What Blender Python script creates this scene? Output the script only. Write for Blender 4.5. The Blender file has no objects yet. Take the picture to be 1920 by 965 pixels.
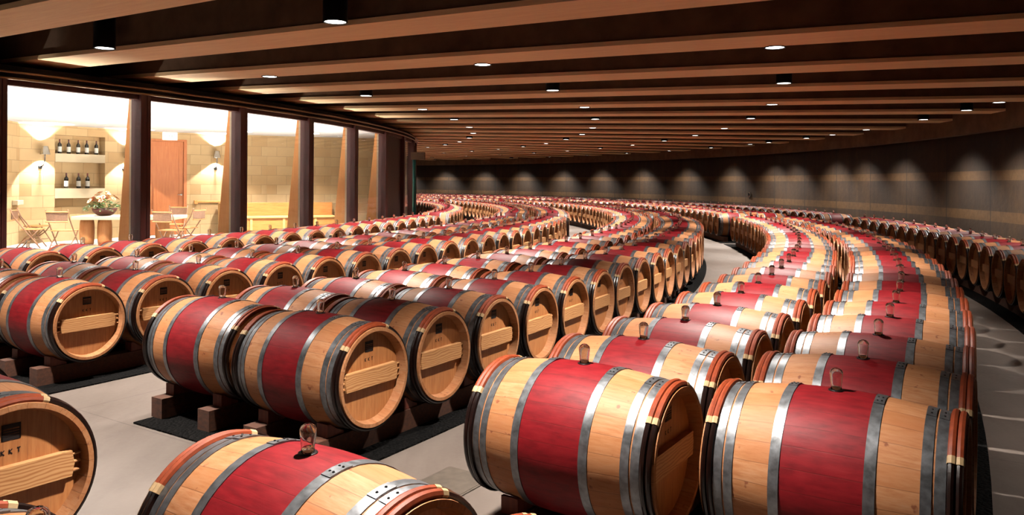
import bpy, bmesh, math, random
from mathutils import Vector, Matrix
random.seed(7)
R_ = math.radians
sc = bpy.context.scene
C = sc.collection

# ------------------------------------------------------------------ camera, world, exposure
CAMZ = 1.68
cam_d = bpy.data.cameras.new('camera'); cam = bpy.data.objects.new('camera', cam_d); C.objects.link(cam)
cam_d.sensor_width = 36.0; cam_d.lens = 36.0*1480.07/1920.0
cam_d.shift_x = 0.0; cam_d.shift_y = -(482.5-341.84)/1920.0
cam_d.clip_start = 0.05; cam_d.clip_end = 200
ROLL = 0.0065727
cam.matrix_world = Matrix.Translation((0, 0, CAMZ)) @ Matrix.Rotation(R_(90), 4, 'X') @ Matrix.Rotation(ROLL, 4, 'Z')
sc.camera = cam
w = bpy.data.worlds.new('world'); sc.world = w; w.use_nodes = True
w.node_tree.nodes['Background'].inputs[0].default_value = (0.02, 0.016, 0.013, 1)
w.node_tree.nodes['Background'].inputs[1].default_value = 0.3
sc.view_settings.view_transform = 'Standard'; sc.view_settings.look = 'None'
sc.view_settings.gamma = 1.0; sc.view_settings.use_curve_mapping = False
sc.view_settings.exposure = 0.0
sc.cycles.max_bounces = 8; sc.cycles.diffuse_bounces = 2; sc.cycles.glossy_bounces = 3
sc.cycles.transmission_bounces = 8; sc.cycles.transparent_max_bounces = 8
sc.cycles.caustics_reflective = False; sc.cycles.caustics_refractive = False
sc.cycles.sample_clamp_indirect = 4.0
sc.cycles.use_denoising = True
LAMP_COL = (1.0, 0.915, 0.83)
LAMP_W = 1900.0
ROOM_COL = (1.0, 0.96, 0.92)
ROOM_W = 1900.0
UP_W = 1100.0

# plan: everything is laid out on circles about CEN (the middle of the drum shaped tasting room)
CX, CY = -32.104, 24.566
def pol(R, a, z=0.0):
    return Vector((CX+R*math.cos(R_(a)), CY+R*math.sin(R_(a)), z))
BEAM_Z, DECK_Z = 3.31, 3.95
R_WIN, R_WALL = 28.8, 43.7

# ------------------------------------------------------------------ helpers
def s2l(c):
    c = c/255.0
    return c/12.92 if c <= 0.04045 else ((c+0.055)/1.055)**2.4
RS = 1.0
def rgb(r, g, b): return (RS*s2l(r), RS*s2l(g), RS*s2l(b), 1.0)
def obj(name, me, mats=None, parent=None):
    if isinstance(me, bmesh.types.BMesh):
        m = bpy.data.meshes.new(name); me.to_mesh(m); me.free(); me = m
    o = bpy.data.objects.new(name, me); C.objects.link(o)
    if mats is not None:
        if not isinstance(mats, (list, tuple)): mats = [mats]
        for m in mats: me.materials.append(m)
    if parent is not None: o.parent = parent
    return o
def thing(name, label, cat, loc=(0, 0, 0), rz=0.0, group=None):
    o = bpy.data.objects.new(name, None); C.objects.link(o)
    o.empty_display_size = 0.1
    o.location = loc; o.rotation_euler = (0, 0, rz)
    tag(o, label, cat, group); return o
def tag(o, label=None, cat=None, group=None, kind=None):
    if label: o['label'] = label
    if cat: o['category'] = cat
    if group: o['group'] = group
    if kind: o['kind'] = kind
    return o
def struct(name, me, mats, parent=None, label=None):
    o = obj(name, me, mats, parent)
    if parent is None: o['kind'] = 'structure'
    if label: o['label'] = label
    return o
def dup(root, loc, rz, label=None, group=None):
    r = root.copy(); C.objects.link(r); r.location = loc; r.rotation_euler = (0, 0, rz)
    if label: r['label'] = label
    if group: r['group'] = group
    for ch in list(root.children):
        c = ch.copy(); C.objects.link(c); c.parent = r
        for g in list(ch.children):
            d = g.copy(); C.objects.link(d); d.parent = c
    return r
def smooth(bm, on=True):
    for f in bm.faces: f.smooth = on
def box(bm, x0, x1, y0, y1, z0, z1, M=None, mi=0, bev=0.0):
    vs = [Vector((x, y, z)) for x in (x0, x1) for y in (y0, y1) for z in (z0, z1)]
    if M is not None: vs = [M @ v for v in vs]
    v = [bm.verts.new(p) for p in vs]
    fs = []
    for q in ((0, 1, 3, 2), (4, 6, 7, 5), (0, 4, 5, 1), (2, 3, 7, 6), (0, 2, 6, 4), (1, 5, 7, 3)):
        f = bm.faces.new([v[i] for i in q]); f.material_index = mi; fs.append(f)
    if bev > 0:
        es = list({e for f in fs for e in f.edges})
        r = bmesh.ops.bevel(bm, geom=es, offset=bev, segments=2, profile=0.6, affect='EDGES')
        for f in r['faces']: f.material_index = mi
    return fs
def cyl(bm, p0, p1, r0, r1=None, n=12, mi=0, cap=True, sm=True):
    r1 = r0 if r1 is None else r1
    p0, p1 = Vector(p0), Vector(p1); d = (p1-p0).normalized()
    a = Vector((0, 0, 1)) if abs(d.z) < .9 else Vector((1, 0, 0))
    u = d.cross(a).normalized(); v = d.cross(u)
    A = [bm.verts.new(p0+(u*math.cos(t)+v*math.sin(t))*r0) for t in [2*math.pi*i/n for i in range(n)]]
    B = [bm.verts.new(p1+(u*math.cos(t)+v*math.sin(t))*r1) for t in [2*math.pi*i/n for i in range(n)]]
    for i in range(n):
        f = bm.faces.new((A[i], B[i], B[(i+1) % n], A[(i+1) % n])); f.material_index = mi; f.smooth = sm
    if cap:
        f = bm.faces.new(A); f.material_index = mi
        f = bm.faces.new(B[::-1]); f.material_index = mi
def tube(bm, pts, r, n=8, mi=0):
    pts = [Vector(p) for p in pts]; rings = []
    for i, p in enumerate(pts):
        d = (pts[min(i+1, len(pts)-1)]-pts[max(i-1, 0)]).normalized()
        a = Vector((0, 0, 1)) if abs(d.z) < .9 else Vector((1, 0, 0))
        u = d.cross(a).normalized(); v = d.cross(u)
        rr = r[i] if isinstance(r, (list, tuple)) else r
        rings.append([bm.verts.new(p+(u*math.cos(t)+v*math.sin(t))*rr) for t in [2*math.pi*k/n for k in range(n)]])
    for A, B in zip(rings, rings[1:]):
        for i in range(n):
            f = bm.faces.new((A[i], B[i], B[(i+1) % n], A[(i+1) % n])); f.material_index = mi; f.smooth = True
    f = bm.faces.new(rings[0]); f.material_index = mi
    f = bm.faces.new(rings[-1][::-1]); f.material_index = mi
def lathe_x(bm, prof, n, mi=0, closed=False, a0=0.0, a1=2*math.pi, sm=True):
    """revolve (x, r) profile about the x axis; angle 0 is +z (up), growing towards +y"""
    full = abs(a1-a0-2*math.pi) < 1e-6
    k = n if full else n+1
    rings = []
    for (x, r) in prof:
        rings.append([bm.verts.new((x, r*math.sin(a0+(a1-a0)*i/n), r*math.cos(a0+(a1-a0)*i/n))) for i in range(k)])
    m = len(rings); out = []
    for j in range(m if closed else m-1):
        A, B = rings[j], rings[(j+1) % m]
        for i in range(n):
            f = bm.faces.new((A[i], A[(i+1) % k], B[(i+1) % k], B[i])); f.material_index = mi; f.smooth = sm; out.append(f)
    if not full and closed:
        f = bm.faces.new([r[0] for r in rings]); f.material_index = mi
        f = bm.faces.new([r[-1] for r in rings][::-1]); f.material_index = mi
    return rings
def lathe_z(bm, prof, n, mi=0, cx=0, cy=0, cap0=True, cap1=True, sm=True):
    rings = [[bm.verts.new((cx+r*math.cos(2*math.pi*i/n), cy+r*math.sin(2*math.pi*i/n), z)) for i in range(n)] for (r, z) in prof]
    for A, B in zip(rings, rings[1:]):
        for i in range(n):
            f = bm.faces.new((A[i], A[(i+1) % n], B[(i+1) % n], B[i])); f.material_index = mi; f.smooth = sm
    if cap0: f = bm.faces.new(rings[0][::-1]); f.material_index = mi
    if cap1: f = bm.faces.new(rings[-1]); f.material_index = mi
def arc_sweep(bm, R0, R1, z0, z1, a0, a1, n, mi=0, caps=True):
    """a curved bar following the plan circle (world coordinates)"""
    rings = []
    for i in range(n+1):
        a = a0+(a1-a0)*i/n
        rings.append([bm.verts.new(pol(R, a, z)) for R, z in ((R0, z0), (R1, z0), (R1, z1), (R0, z1))])
    for A, B in zip(rings, rings[1:]):
        for k in range(4):
            f = bm.faces.new((A[k], A[(k+1) % 4], B[(k+1) % 4], B[k])); f.material_index = mi
    if caps:
        bm.faces.new(rings[0][::-1]).material_index = mi; bm.faces.new(rings[-1]).material_index = mi
def fixn(bm): bmesh.ops.recalc_face_normals(bm, faces=bm.faces[:]); return bm

# ------------------------------------------------------------------ materials
class NT:
    def __init__(s, name):
        s.m = bpy.data.materials.new(name); s.m.use_nodes = True; s.t = s.m.node_tree
        s.b = s.t.nodes['Principled BSDF']; s.out = s.t.nodes['Material Output']
    def n(s, typ, **kw):
        nd = s.t.nodes.new(typ)
        for k, v in kw.items(): setattr(nd, k, v)
        return nd
    def l(s, a, b): s.t.links.new(a, b)
    def val(s, x, sock):
        if hasattr(x, 'is_output') or isinstance(x, bpy.types.NodeSocket): s.l(x, sock)
        else: sock.default_value = x
    def math(s, op, a, b=0.0, c=None, clamp=False):
        nd = s.n('ShaderNodeMath', operation=op); nd.use_clamp = clamp
        s.val(a, nd.inputs[0]); s.val(b, nd.inputs[1])
        if c is not None: s.val(c, nd.inputs[2])
        return nd.outputs[0]
    def mix(s, f, a, b, typ='MIX'):
        nd = s.n('ShaderNodeMix', data_type='RGBA', blend_type=typ)
        s.val(f, nd.inputs[0]); s.val(a, nd.inputs[6]); s.val(b, nd.inputs[7]); return nd.outputs[2]
    def noise(s, vec, scale, detail=3.0, rough=.55):
        nd = s.n('ShaderNodeTexNoise'); nd.inputs['Scale'].default_value = scale
        nd.inputs['Detail'].default_value = detail; nd.inputs['Roughness'].default_value = rough
        if vec is not None: s.l(vec, nd.inputs['Vector'])
        return nd.outputs['Fac']
    def mapping(s, vec, sc_=(1, 1, 1), loc=(0, 0, 0), rot=(0, 0, 0)):
        nd = s.n('ShaderNodeMapping'); s.l(vec, nd.inputs[0]); nd.inputs['Scale'].default_value = sc_
        nd.inputs['Location'].default_value = loc; nd.inputs['Rotation'].default_value = rot; return nd.outputs[0]
    def ramp(s, f, stops):
        nd = s.n('ShaderNodeValToRGB'); s.l(f, nd.inputs[0]); e = nd.color_ramp.elements
        while len(e) < len(stops): e.new(0.5)
        for el, (p, c) in zip(e, stops): el.position = p; el.color = c
        return nd.outputs[0]
    def smooth(s, x, a, b):
        nd = s.n('ShaderNodeMapRange', interpolation_type='SMOOTHSTEP'); s.val(x, nd.inputs[0])
        nd.inputs[1].default_value = a; nd.inputs[2].default_value = b; return nd.outputs[0]
    def coord(s, kind='Object'): return s.n('ShaderNodeTexCoord').outputs[kind]
    def bump(s, h, strength=.3, dist=.01):
        nd = s.n('ShaderNodeBump'); nd.inputs['Strength'].default_value = strength; nd.inputs['Distance'].default_value = dist
        s.l(h, nd.inputs['Height']); s.l(nd.outputs[0], s.b.inputs['Normal'])
    def set(s, col=None, rough=None, metal=None, spec=None, **kw):
        if col is not None: s.val(col, s.b.inputs['Base Color'])
        if rough is not None: s.val(rough, s.b.inputs['Roughness'])
        if metal is not None: s.val(metal, s.b.inputs['Metallic'])
        if spec is not None: s.b.inputs['Specular IOR Level'].default_value = spec
        return s.m
def simple(name, col, rough=.5, metal=0.0, var=.12, scale=12, spec=.5, stretch=(1, 1, 1), bump=0.0):
    t = NT(name); v = t.mapping(t.coord(), stretch); f = t.noise(v, scale, 4)
    dark = tuple(c*(1-var) for c in col[:3])+(1,); lite = tuple(min(1, c*(1+var)) for c in col[:3])+(1,)
    t.set(t.ramp(f, [(.3, dark), (.7, lite)]), rough, metal, spec*(.6 if RS < 1 else 1))
    if bump: t.bump(f, bump, .01)
    return t.m
def emit(name, col, strength):
    t = NT(name); t.b.inputs['Base Color'].default_value = (.8, .8, .8, 1)
    t.b.inputs['Emission Color'].default_value = (*col, 1); t.b.inputs['Emission Strength'].default_value = strength
    return t.m
M = {}
def wood(name, base, dark, scale=6, axis=0, rough=.55, bump=.05):
    t = NT(name); st = [14, 14, 14]; st[axis] = 1.0
    v = t.mapping(t.coord(), tuple(st)); f = t.noise(v, scale*.6, 5, .6)
    g = t.noise(t.mapping(t.coord(), tuple(x*3 for x in st)), scale, 3)
    f2 = t.math('ADD', t.math('MULTIPLY', f, .7), t.math('MULTIPLY', g, .3))
    t.set(t.ramp(f2, [(.33, dark), (.66, base)]), rough); t.bump(f2, bump, .01); return t.m

def barrel_wood():
    """oak staves; the wine-stained red belt, stave joints and stains are marks on the wood itself"""
    t = NT('barrel_oak')
    at = t.n('ShaderNodeAttribute', attribute_name='bc'); sep = t.n('ShaderNodeSeparateXYZ'); t.l(at.outputs['Vector'], sep.inputs[0])
    x, y, z = sep.outputs
    rnd = t.n('ShaderNodeObjectInfo').outputs['Random']
    ang = t.math('ARCTAN2', y, z)
    N = 26.0
    k = t.math('ADD', t.math('MULTIPLY', ang, N/(2*math.pi)), t.math('MULTIPLY', rnd, 7.0))
    fr = t.math('FRACT', k); fl = t.math('FLOOR', k)
    wn = t.n('ShaderNodeTexWhiteNoise', noise_dimensions='2D'); cb = t.n('ShaderNodeCombineXYZ')
    t.l(fl, cb.inputs[0]); t.l(rnd, cb.inputs[1]); t.l(cb.outputs[0], wn.inputs['Vector'])
    tone = wn.outputs['Value']
    off = t.n('ShaderNodeCombineXYZ'); t.l(t.math('MULTIPLY', rnd, 37.0), off.inputs[0]); t.l(t.math('MULTIPLY', tone, 9.0), off.inputs[1])
    va = t.n('ShaderNodeVectorMath', operation='ADD'); t.l(at.outputs['Vector'], va.inputs[0]); t.l(off.outputs[0], va.inputs[1])
    grain = t.noise(t.mapping(va.outputs[0], (2.2, 22, 22)), 3.2, 5, .65)
    blot = t.noise(t.mapping(va.outputs[0], (3, 3, 3)), 1.6, 3)
    w0 = t.ramp(grain, [(.28, rgb(194, 128, 84)), (.5, rgb(224, 161, 114)), (.75, rgb(237, 183, 142))])
    w1 = t.mix(t.math('MULTIPLY', tone, .55), w0, rgb(190, 122, 70))
    w2 = t.mix(t.math('MULTIPLY', t.smooth(blot, .45, .75), .35), w1, rgb(205, 120, 78))
    w2 = t.mix(t.math('MULTIPLY', rnd, .30), w2, rgb(205, 128, 72))
    # small wine drips and knots
    spots = t.noise(t.mapping(va.outputs[0], (9, 9, 9)), 2.6, 2)
    w3 = t.mix(t.math('MULTIPLY', t.smooth(spots, .655, .74), .6), w2, rgb(120, 40, 30))
    rg = t.noise(t.mapping(va.outputs[0], (5, 16, 16)), 2.2, 4)
    red = t.ramp(rg, [(.3, rgb(124, 14, 24)), (.55, rgb(150, 22, 32)), (.8, rgb(164, 36, 42))])
    ax = t.math('ABSOLUTE', x)
    inb = t.math('LESS_THAN', ax, .172)
    col = t.mix(inb, w3, red)
    joint = t.smooth(t.math('ABSOLUTE', t.math('SUBTRACT', fr, .5)), .475, .497)
    col = t.mix(t.math('MULTIPLY', joint, .45), col, rgb(70, 30, 18))
    t.set(col, t.math('ADD', t.math('MULTIPLY', grain, .2), .45)); t.b.inputs['Specular IOR Level'].default_value = .16
    t.bump(t.math('SUBTRACT', grain, t.math('MULTIPLY', joint, .8)), .12, .004)
    return t.m
def head_wood():
    t = NT('barrel_head_oak')
    at = t.n('ShaderNodeAttribute', attribute_name='bc'); sep = t.n('ShaderNodeSeparateXYZ'); t.l(at.outputs['Vector'], sep.inputs[0])
    x, y, z = sep.outputs; rnd = t.n('ShaderNodeObjectInfo').outputs['Random']
    k = t.math('ADD', t.math('MULTIPLY', y, 11.0), t.math('MULTIPLY', rnd, 5.0)); fr = t.math('FRACT', k); fl = t.math('FLOOR', k)
    wn = t.n('ShaderNodeTexWhiteNoise', noise_dimensions='2D'); cb = t.n('ShaderNodeCombineXYZ')
    t.l(fl, cb.inputs[0]); t.l(rnd, cb.inputs[1]); t.l(cb.outputs[0], wn.inputs['Vector'])
    g = t.noise(t.mapping(at.outputs['Vector'], (10, 24, 2.5)), 3.0, 4)
    c = t.ramp(g, [(.3, rgb(170, 104, 56)), (.7, rgb(206, 142, 86))])
    c = t.mix(t.math('MULTIPLY', wn.outputs['Value'], .4), c, rgb(186, 116, 66))
    j = t.smooth(t.math('ABSOLUTE', t.math('SUBTRACT', fr, .5)), .48, .498)
    c = t.mix(t.math('MULTIPLY', j, .4), c, rgb(70, 30, 18))
    t.set(c, .5); t.bump(g, .08, .004); return t.m
RS = .40
M['oak'] = barrel_wood()
RS = .62
M['head'] = head_wood()
def bar_wood():
    t = NT('crossbar_pine'); at = t.n('ShaderNodeAttribute', attribute_name='bc'); rnd = t.n('ShaderNodeObjectInfo').outputs['Random']
    off = t.n('ShaderNodeCombineXYZ'); t.l(t.math('MULTIPLY', rnd, 20.0), off.inputs[0])
    va = t.n('ShaderNodeVectorMath', operation='ADD'); t.l(at.outputs['Vector'], va.inputs[0]); t.l(off.outputs[0], va.inputs[1])
    wv = t.n('ShaderNodeTexWave', wave_type='BANDS', bands_direction='Z'); wv.inputs['Scale'].default_value = 7
    wv.inputs['Distortion'].default_value = 9; wv.inputs['Detail'].default_value = 2; wv.inputs['Detail Scale'].default_value = .8
    t.l(t.mapping(va.outputs[0], (1, .9, 3)), wv.inputs['Vector'])
    t.set(t.ramp(wv.outputs['Fac'], [(.05, rgb(176, 116, 68)), (.4, rgb(204, 146, 92)), (.9, rgb(214, 160, 106))]), .5); return t.m
M['bar'] = bar_wood()
RS = .40
def galv():
    t = NT('galvanised_hoop'); v = t.coord(); f = t.noise(v, 40, 4); g = t.noise(v, 9, 3)
    t.set(t.ramp(t.math('ADD', t.math('MULTIPLY', f, .5), t.math('MULTIPLY', g, .5)), [(.35, rgb(120, 122, 124)), (.65, rgb(176, 180, 186))]),
          t.math('ADD', t.math('MULTIPLY', f, .25), .28), .75); return t.m
M['galv'] = galv()
M['rivet'] = simple('rivet_steel', rgb(60, 58, 58), .4, .8)
M['chest_dark'] = simple('dark_chestnut_hoop', rgb(30, 13, 9), .28, 0, .4, 30, .6, (1, 1, 1), .15)
M['chest_orange'] = simple('bare_chestnut_hoop', rgb(166, 72, 36), .55, 0, .25, 26, .4, (1, 1, 1), .1)
M['osier'] = simple('pale_osier_binding', rgb(226, 190, 140), .6, 0, .15, 60)
M['stamp'] = simple('black_stamp_ink', rgb(30, 16, 12), .7, 0, .1)
M['hole'] = simple('dark_bung_hole', rgb(20, 10, 9), .4, 0, .1)
def glassy():
    t = NT('clear_glass'); t.b.inputs['Base Color'].default_value = (.98, .95, .92, 1)
    t.b.inputs['Transmission Weight'].default_value = 1.0; t.b.inputs['Roughness'].default_value = 0.02; t.b.inputs['IOR'].default_value = 1.45
    return t.m
M['glass'] = glassy()
def pane_mat():
    t = NT('window_glass'); t.t.nodes.remove(t.b)
    fr = t.n('ShaderNodeFresnel'); bf = t.n('ShaderNodeNewGeometry').outputs['Backfacing']; t.l(t.math('MULTIPLY_ADD', bf, 1/1.35-1.35, 1.35), fr.inputs[0])
    tr = t.n('ShaderNodeBsdfTransparent'); tr.inputs[0].default_value = (.97, .96, .93, 1); gl = t.n('ShaderNodeBsdfGlossy'); gl.inputs['Roughness'].default_value = 0.0
    mx = t.n('ShaderNodeMixShader'); t.l(fr.outputs[0], mx.inputs[0]); t.l(tr.outputs[0], mx.inputs[1]); t.l(gl.outputs[0], mx.inputs[2])
    t.l(mx.outputs[0], t.out.inputs[0]); return t.m
M['pane'] = pane_mat()
def floor_mat():
    t = NT('floor_concrete'); v = t.coord()   # object origin = plan centre
    sep = t.n('ShaderNodeSeparateXYZ'); t.l(v, sep.inputs[0]); x, y, z = sep.outputs
    rad = t.math('SQRT', t.math('ADD', t.math('MULTIPLY', x, x), t.math('MULTIPLY', y, y)))
    ang = t.math('MULTIPLY', t.math('ARCTAN2', y, x), 180/math.pi)
    f = t.noise(v, .9, 6, .6); g = t.noise(v, 30, 4)
    c = t.ramp(t.math('ADD', t.math('MULTIPLY', f, .7), t.math('MULTIPLY', g, .3)), [(.3, rgb(118, 105, 95)), (.7, rgb(156, 141, 131))])
    st = t.noise(t.mapping(v, (1.6, .35, 1), rot=(0, 0, R_(30))), 2.2, 5, .65)
    c = t.mix(t.math('MULTIPLY', t.smooth(st, .42, .7), .45), c, rgb(104, 90, 80))
    jr = t.math('ABSOLUTE', t.math('SUBTRACT', t.math('FRACT', t.math('MULTIPLY', t.math('ADD', rad, .02), 1/1.05)), .5))
    ja = t.math('ABSOLUTE', t.math('SUBTRACT', t.math('FRACT', t.math('MULTIPLY', t.math('ADD', ang, 33.0+1.835), 1/3.67)), .5))
    lr = t.math('LESS_THAN', jr, .005); la = t.math('LESS_THAN', ja, .0022)
    ln = t.math('MAXIMUM', la, t.math('MULTIPLY', lr, 0.0))
    r2 = t.math('LESS_THAN', t.math('ABSOLUTE', t.math('SUBTRACT', rad, 34.5)), .006)
    ln = t.math('MAXIMUM', ln, r2)
    c = t.mix(t.math('MULTIPLY', ln, .6), c, rgb(80, 68, 60))
    t.set(c, t.math('ADD', t.math('MULTIPLY', g, .25), .45)); t.bump(g, .06, .01); return t.m
M['floor'] = floor_mat()
M['gravel'] = None
def gravel_mat():
    t = NT('black_gravel'); v = t.coord(); vo = t.n('ShaderNodeTexVoronoi'); vo.inputs['Scale'].default_value = 45; t.l(v, vo.inputs['Vector'])
    t.set(t.ramp(vo.outputs['Color'], [(.2, rgb(5, 5, 5)), (.8, rgb(22, 20, 19))]), .85, None, .08); t.bump(t.math('SUBTRACT', 1.0, vo.outputs['Distance']), .8, .03); return t.m
M['gravel'] = gravel_mat()
def wall_mat():
    t = NT('board_marked_concrete'); v = t.coord()
    sep = t.n('ShaderNodeSeparateXYZ'); t.l(v, sep.inputs[0]); x, y, z = sep.outputs
    ang = t.math('MULTIPLY', t.math('ARCTAN2', y, x), 180/math.pi)
    pk = t.math('MULTIPLY', t.math('ADD', ang, 60.0+1.15), 1/3.12); fr = t.math('FRACT', pk); fl = t.math('FLOOR', pk)
    bk = t.math('FLOOR', t.math('MULTIPLY', pk, 14.0))
    wn = t.n('ShaderNodeTexWhiteNoise', noise_dimensions='1D'); t.l(fl, wn.inputs['W'])
    wb = t.n('ShaderNodeTexWhiteNoise', noise_dimensions='1D'); t.l(bk, wb.inputs['W'])
    n1 = t.noise(t.mapping(v, (1.2, 1.2, .35)), 1.6, 6, .65); n2 = t.noise(v, 7, 5, .65)
    c = t.ramp(t.math('ADD', t.math('MULTIPLY', n1, .6), t.math('MULTIPLY', n2, .4)), [(.32, rgb(94, 60, 28)), (.68, rgb(168, 122, 66))])
    c = t.mix(t.math('MULTIPLY', wn.outputs['Value'], .55), c, rgb(76, 54, 34))
    c = t.mix(t.math('MULTIPLY', wb.outputs['Value'], .35), c, rgb(66, 50, 34))
    def band(a, b): return t.math('MULTIPLY', t.math('GREATER_THAN', z, a), t.math('LESS_THAN', z, b))
    bd = t.math('MAXIMUM', band(.85, 1.09), band(1.80, 2.03))
    c = t.mix(t.math('MULTIPLY', bd, .8), c, t.ramp(n2, [(.3, rgb(174, 124, 66)), (.7, rgb(214, 160, 94))]))
    j = t.math('GREATER_THAN', t.math('ABSOLUTE', t.math('SUBTRACT', fr, .5)), .491)
    c = t.mix(t.math('MULTIPLY', j, .75), c, rgb(26, 20, 14))
    t.set(c, .75); t.bump(t.math('SUBTRACT', n2, j), .25, .02); return t.m
RS = .145
M['wall'] = wall_mat()
RS = 1.0
M['beam_side'] = simple('beam_concrete', rgb(96, 74, 56), .8, 0, .3, 3, .3, (1, 1, 1), .1)
M['beam_wood'] = wood('beam_board', rgb(250, 220, 172), rgb(234, 196, 148), 3, 0, .6)
M['deck'] = simple('dark_ceiling_deck', rgb(26, 20, 17), .9, 0, .3, 4, .2)
M['mahog'] = wood('dark_red_window_wood', rgb(72, 22, 17), rgb(44, 12, 10), 5, 2, .5)
M['fin'] = wood('orange_fir_fin', rgb(240, 172, 104), rgb(224, 146, 82), 4, 2, .5)
M['frame_light'] = simple('pale_glazing_stop', rgb(220, 200, 170), .4, 0, .05)
M['pipe'] = simple('brass_toned_pipe', rgb(120, 96, 70), .3, .7)
M['black'] = simple('black_metal', rgb(14, 14, 15), .4, .3)
RS = .45
M['timber'] = wood('old_rail_timber', rgb(116, 66, 38), rgb(66, 36, 22), 5, 0, .8)
M['chock'] = wood('red_stained_chock', rgb(150, 74, 50), rgb(110, 46, 34), 6, 2, .65)
RS = 1.0
M['lens'] = emit('lit_lens', (1, .97, .92), 9)
M['orange_lens'] = emit('warm_lens', (1, .7, .4), 6)
def block_mat():
    t = NT('sandstone_block'); v = t.n('ShaderNodeUVMap', uv_map='UVMap').outputs[0]
    br = t.n('ShaderNodeTexBrick'); t.l(v, br.inputs['Vector'])
    br.inputs['Scale'].default_value = 1.0; br.inputs['Brick Width'].default_value = .62; br.inputs['Row Height'].default_value = .31
    br.inputs['Mortar Size'].default_value = .006; br.inputs['Color1'].default_value = rgb(212, 184, 140); br.inputs['Color2'].default_value = rgb(188, 154, 108)
    br.inputs['Mortar'].default_value = rgb(150, 126, 92)
    n = t.noise(v, 5, 5, .6)
    c = t.mix(t.math('MULTIPLY', n, .35), br.outputs['Color'], rgb(160, 126, 84))
    t.set(c, .8); t.bump(t.math('SUBTRACT', n, br.outputs['Fac']), .2, .02); return t.m
M['block'] = block_mat()
M['stone'] = simple('pale_limestone', rgb(214, 196, 164), .7, 0, .08, 4, .4)
M['plaster'] = simple('white_plaster', rgb(244, 242, 240), .8, 0, .03, 2, .3)
M['pale_floor'] = simple('pale_room_floor', rgb(240, 236, 230), .5, 0, .05, 2, .4)
M['door_wood'] = wood('orange_door_veneer', rgb(196, 124, 76), rgb(174, 100, 58), 3, 2, .45)
M['bench_wood'] = wood('honey_bench_wood', rgb(214, 152, 84), rgb(186, 116, 58), 4, 0, .5)
M['bench_light'] = wood('pale_bench_rail', rgb(236, 196, 132), rgb(220, 170, 104), 4, 0, .5)
M['table_leg'] = wood('turned_table_drum', rgb(208, 146, 92), rgb(180, 112, 64), 4, 2, .5)
M['chair_wood'] = wood('chair_cane_wood', rgb(196, 140, 84), rgb(160, 100, 54), 6, 0, .5)
M['leather'] = simple('dark_sling', rgb(112, 82, 62), .7, 0, .2, 30)
M['bottle'] = simple('dark_bottle_glass', rgb(14, 14, 12), .12, 0, .1)
M['label'] = simple('white_label', rgb(236, 232, 222), .6, 0, .03)
M['capsule'] = simple('wine_red_capsule', rgb(70, 16, 18), .35, 0, .1)
M['leaf'] = simple('green_leaf', rgb(52, 84, 34), .5, 0, .35, 25)
M['bloom_a'] = simple('peach_petal', rgb(226, 150, 96), .6, 0, .2, 40)
M['bloom_b'] = simple('pale_pink_petal', rgb(232, 190, 160), .6, 0, .15, 40)
M['bloom_c'] = simple('rust_petal', rgb(176, 84, 48), .6, 0, .2, 40)
M['steel'] = simple('brushed_steel', rgb(190, 186, 178), .25, .9)
M['sign'] = emit('lit_sign_face', (.95, 1.0, .96), 1.6)
M['sign_text'] = simple('pale_sign_letters', rgb(150, 190, 180), .6)
M['teal'] = simple('teal_reflection_steel', rgb(36, 96, 92), .3, .4)  # green highlight on a dark column, put into the base colour
M['plate'] = simple('floor_plate_metal', rgb(84, 76, 68), .5, .3, .2, 20)
M['darkpanel'] = wood('dark_wall_panel', rgb(48, 24, 18), rgb(30, 14, 11), 4, 2, .5)

# ------------------------------------------------------------------ setting: floor, wall, ceiling, windows
def sector(R0, R1, z, a0, a1, n, up=True):
    bm = bmesh.new(); A = [(pol(R0, a0+(a1-a0)*i/n, z)-Vector((CX, CY, 0)), pol(R1, a0+(a1-a0)*i/n, z)-Vector((CX, CY, 0))) for i in range(n+1)]
    V = [(bm.verts.new(p), bm.verts.new(q)) for p, q in A]
    for (p, q), (r, s) in zip(V, V[1:]): bm.faces.new((p, q, s, r) if up else (p, r, s, q))
    return bm
A0, A1 = -66, 74
fl = struct('floor', sector(27.2, 44.6, 0, A0, A1, 140), M['floor']); fl.location = (CX, CY, 0)
dk = struct('ceiling', sector(26.8, 44.6, DECK_Z, A0, A1, 140, False), M['deck']); dk.location = (CX, CY, 0)
bm = bmesh.new()
V = [[bm.verts.new(pol(R, A0+i, z)-Vector((CX, CY, 0))) for R, z in ((R_WALL, 0), (R_WALL, DECK_Z), (R_WALL+.3, DECK_Z), (R_WALL+.3, 0))] for i in range(A1-A0+1)]
for A, B in zip(V, V[1:]):
    for k in range(3): bm.faces.new((A[k], A[k+1], B[k+1], B[k])).smooth = True
wr = struct('wall_right', fixn(bm), M['wall']); wr.location = (CX, CY, 0)
bm = bmesh.new(); arc_sweep(bm, R_WALL-.22, R_WALL+.02, 2.93, DECK_Z, A0, A1, 140)
struct('trim_1', fixn(bm), M['beam_side'])
# ends of the hall, far outside the picture
for nm, a in (('wall_front', A0), ('wall_back', A1)):
    bm = bmesh.new(); box(bm, 26.8, 44.6, -.15, .15, 0, DECK_Z+.1, Matrix.Translation((CX, CY, 0)) @ Matrix.Rotation(R_(a), 4, 'Z'))
    struct(nm, fixn(bm), M['wall'])
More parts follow.
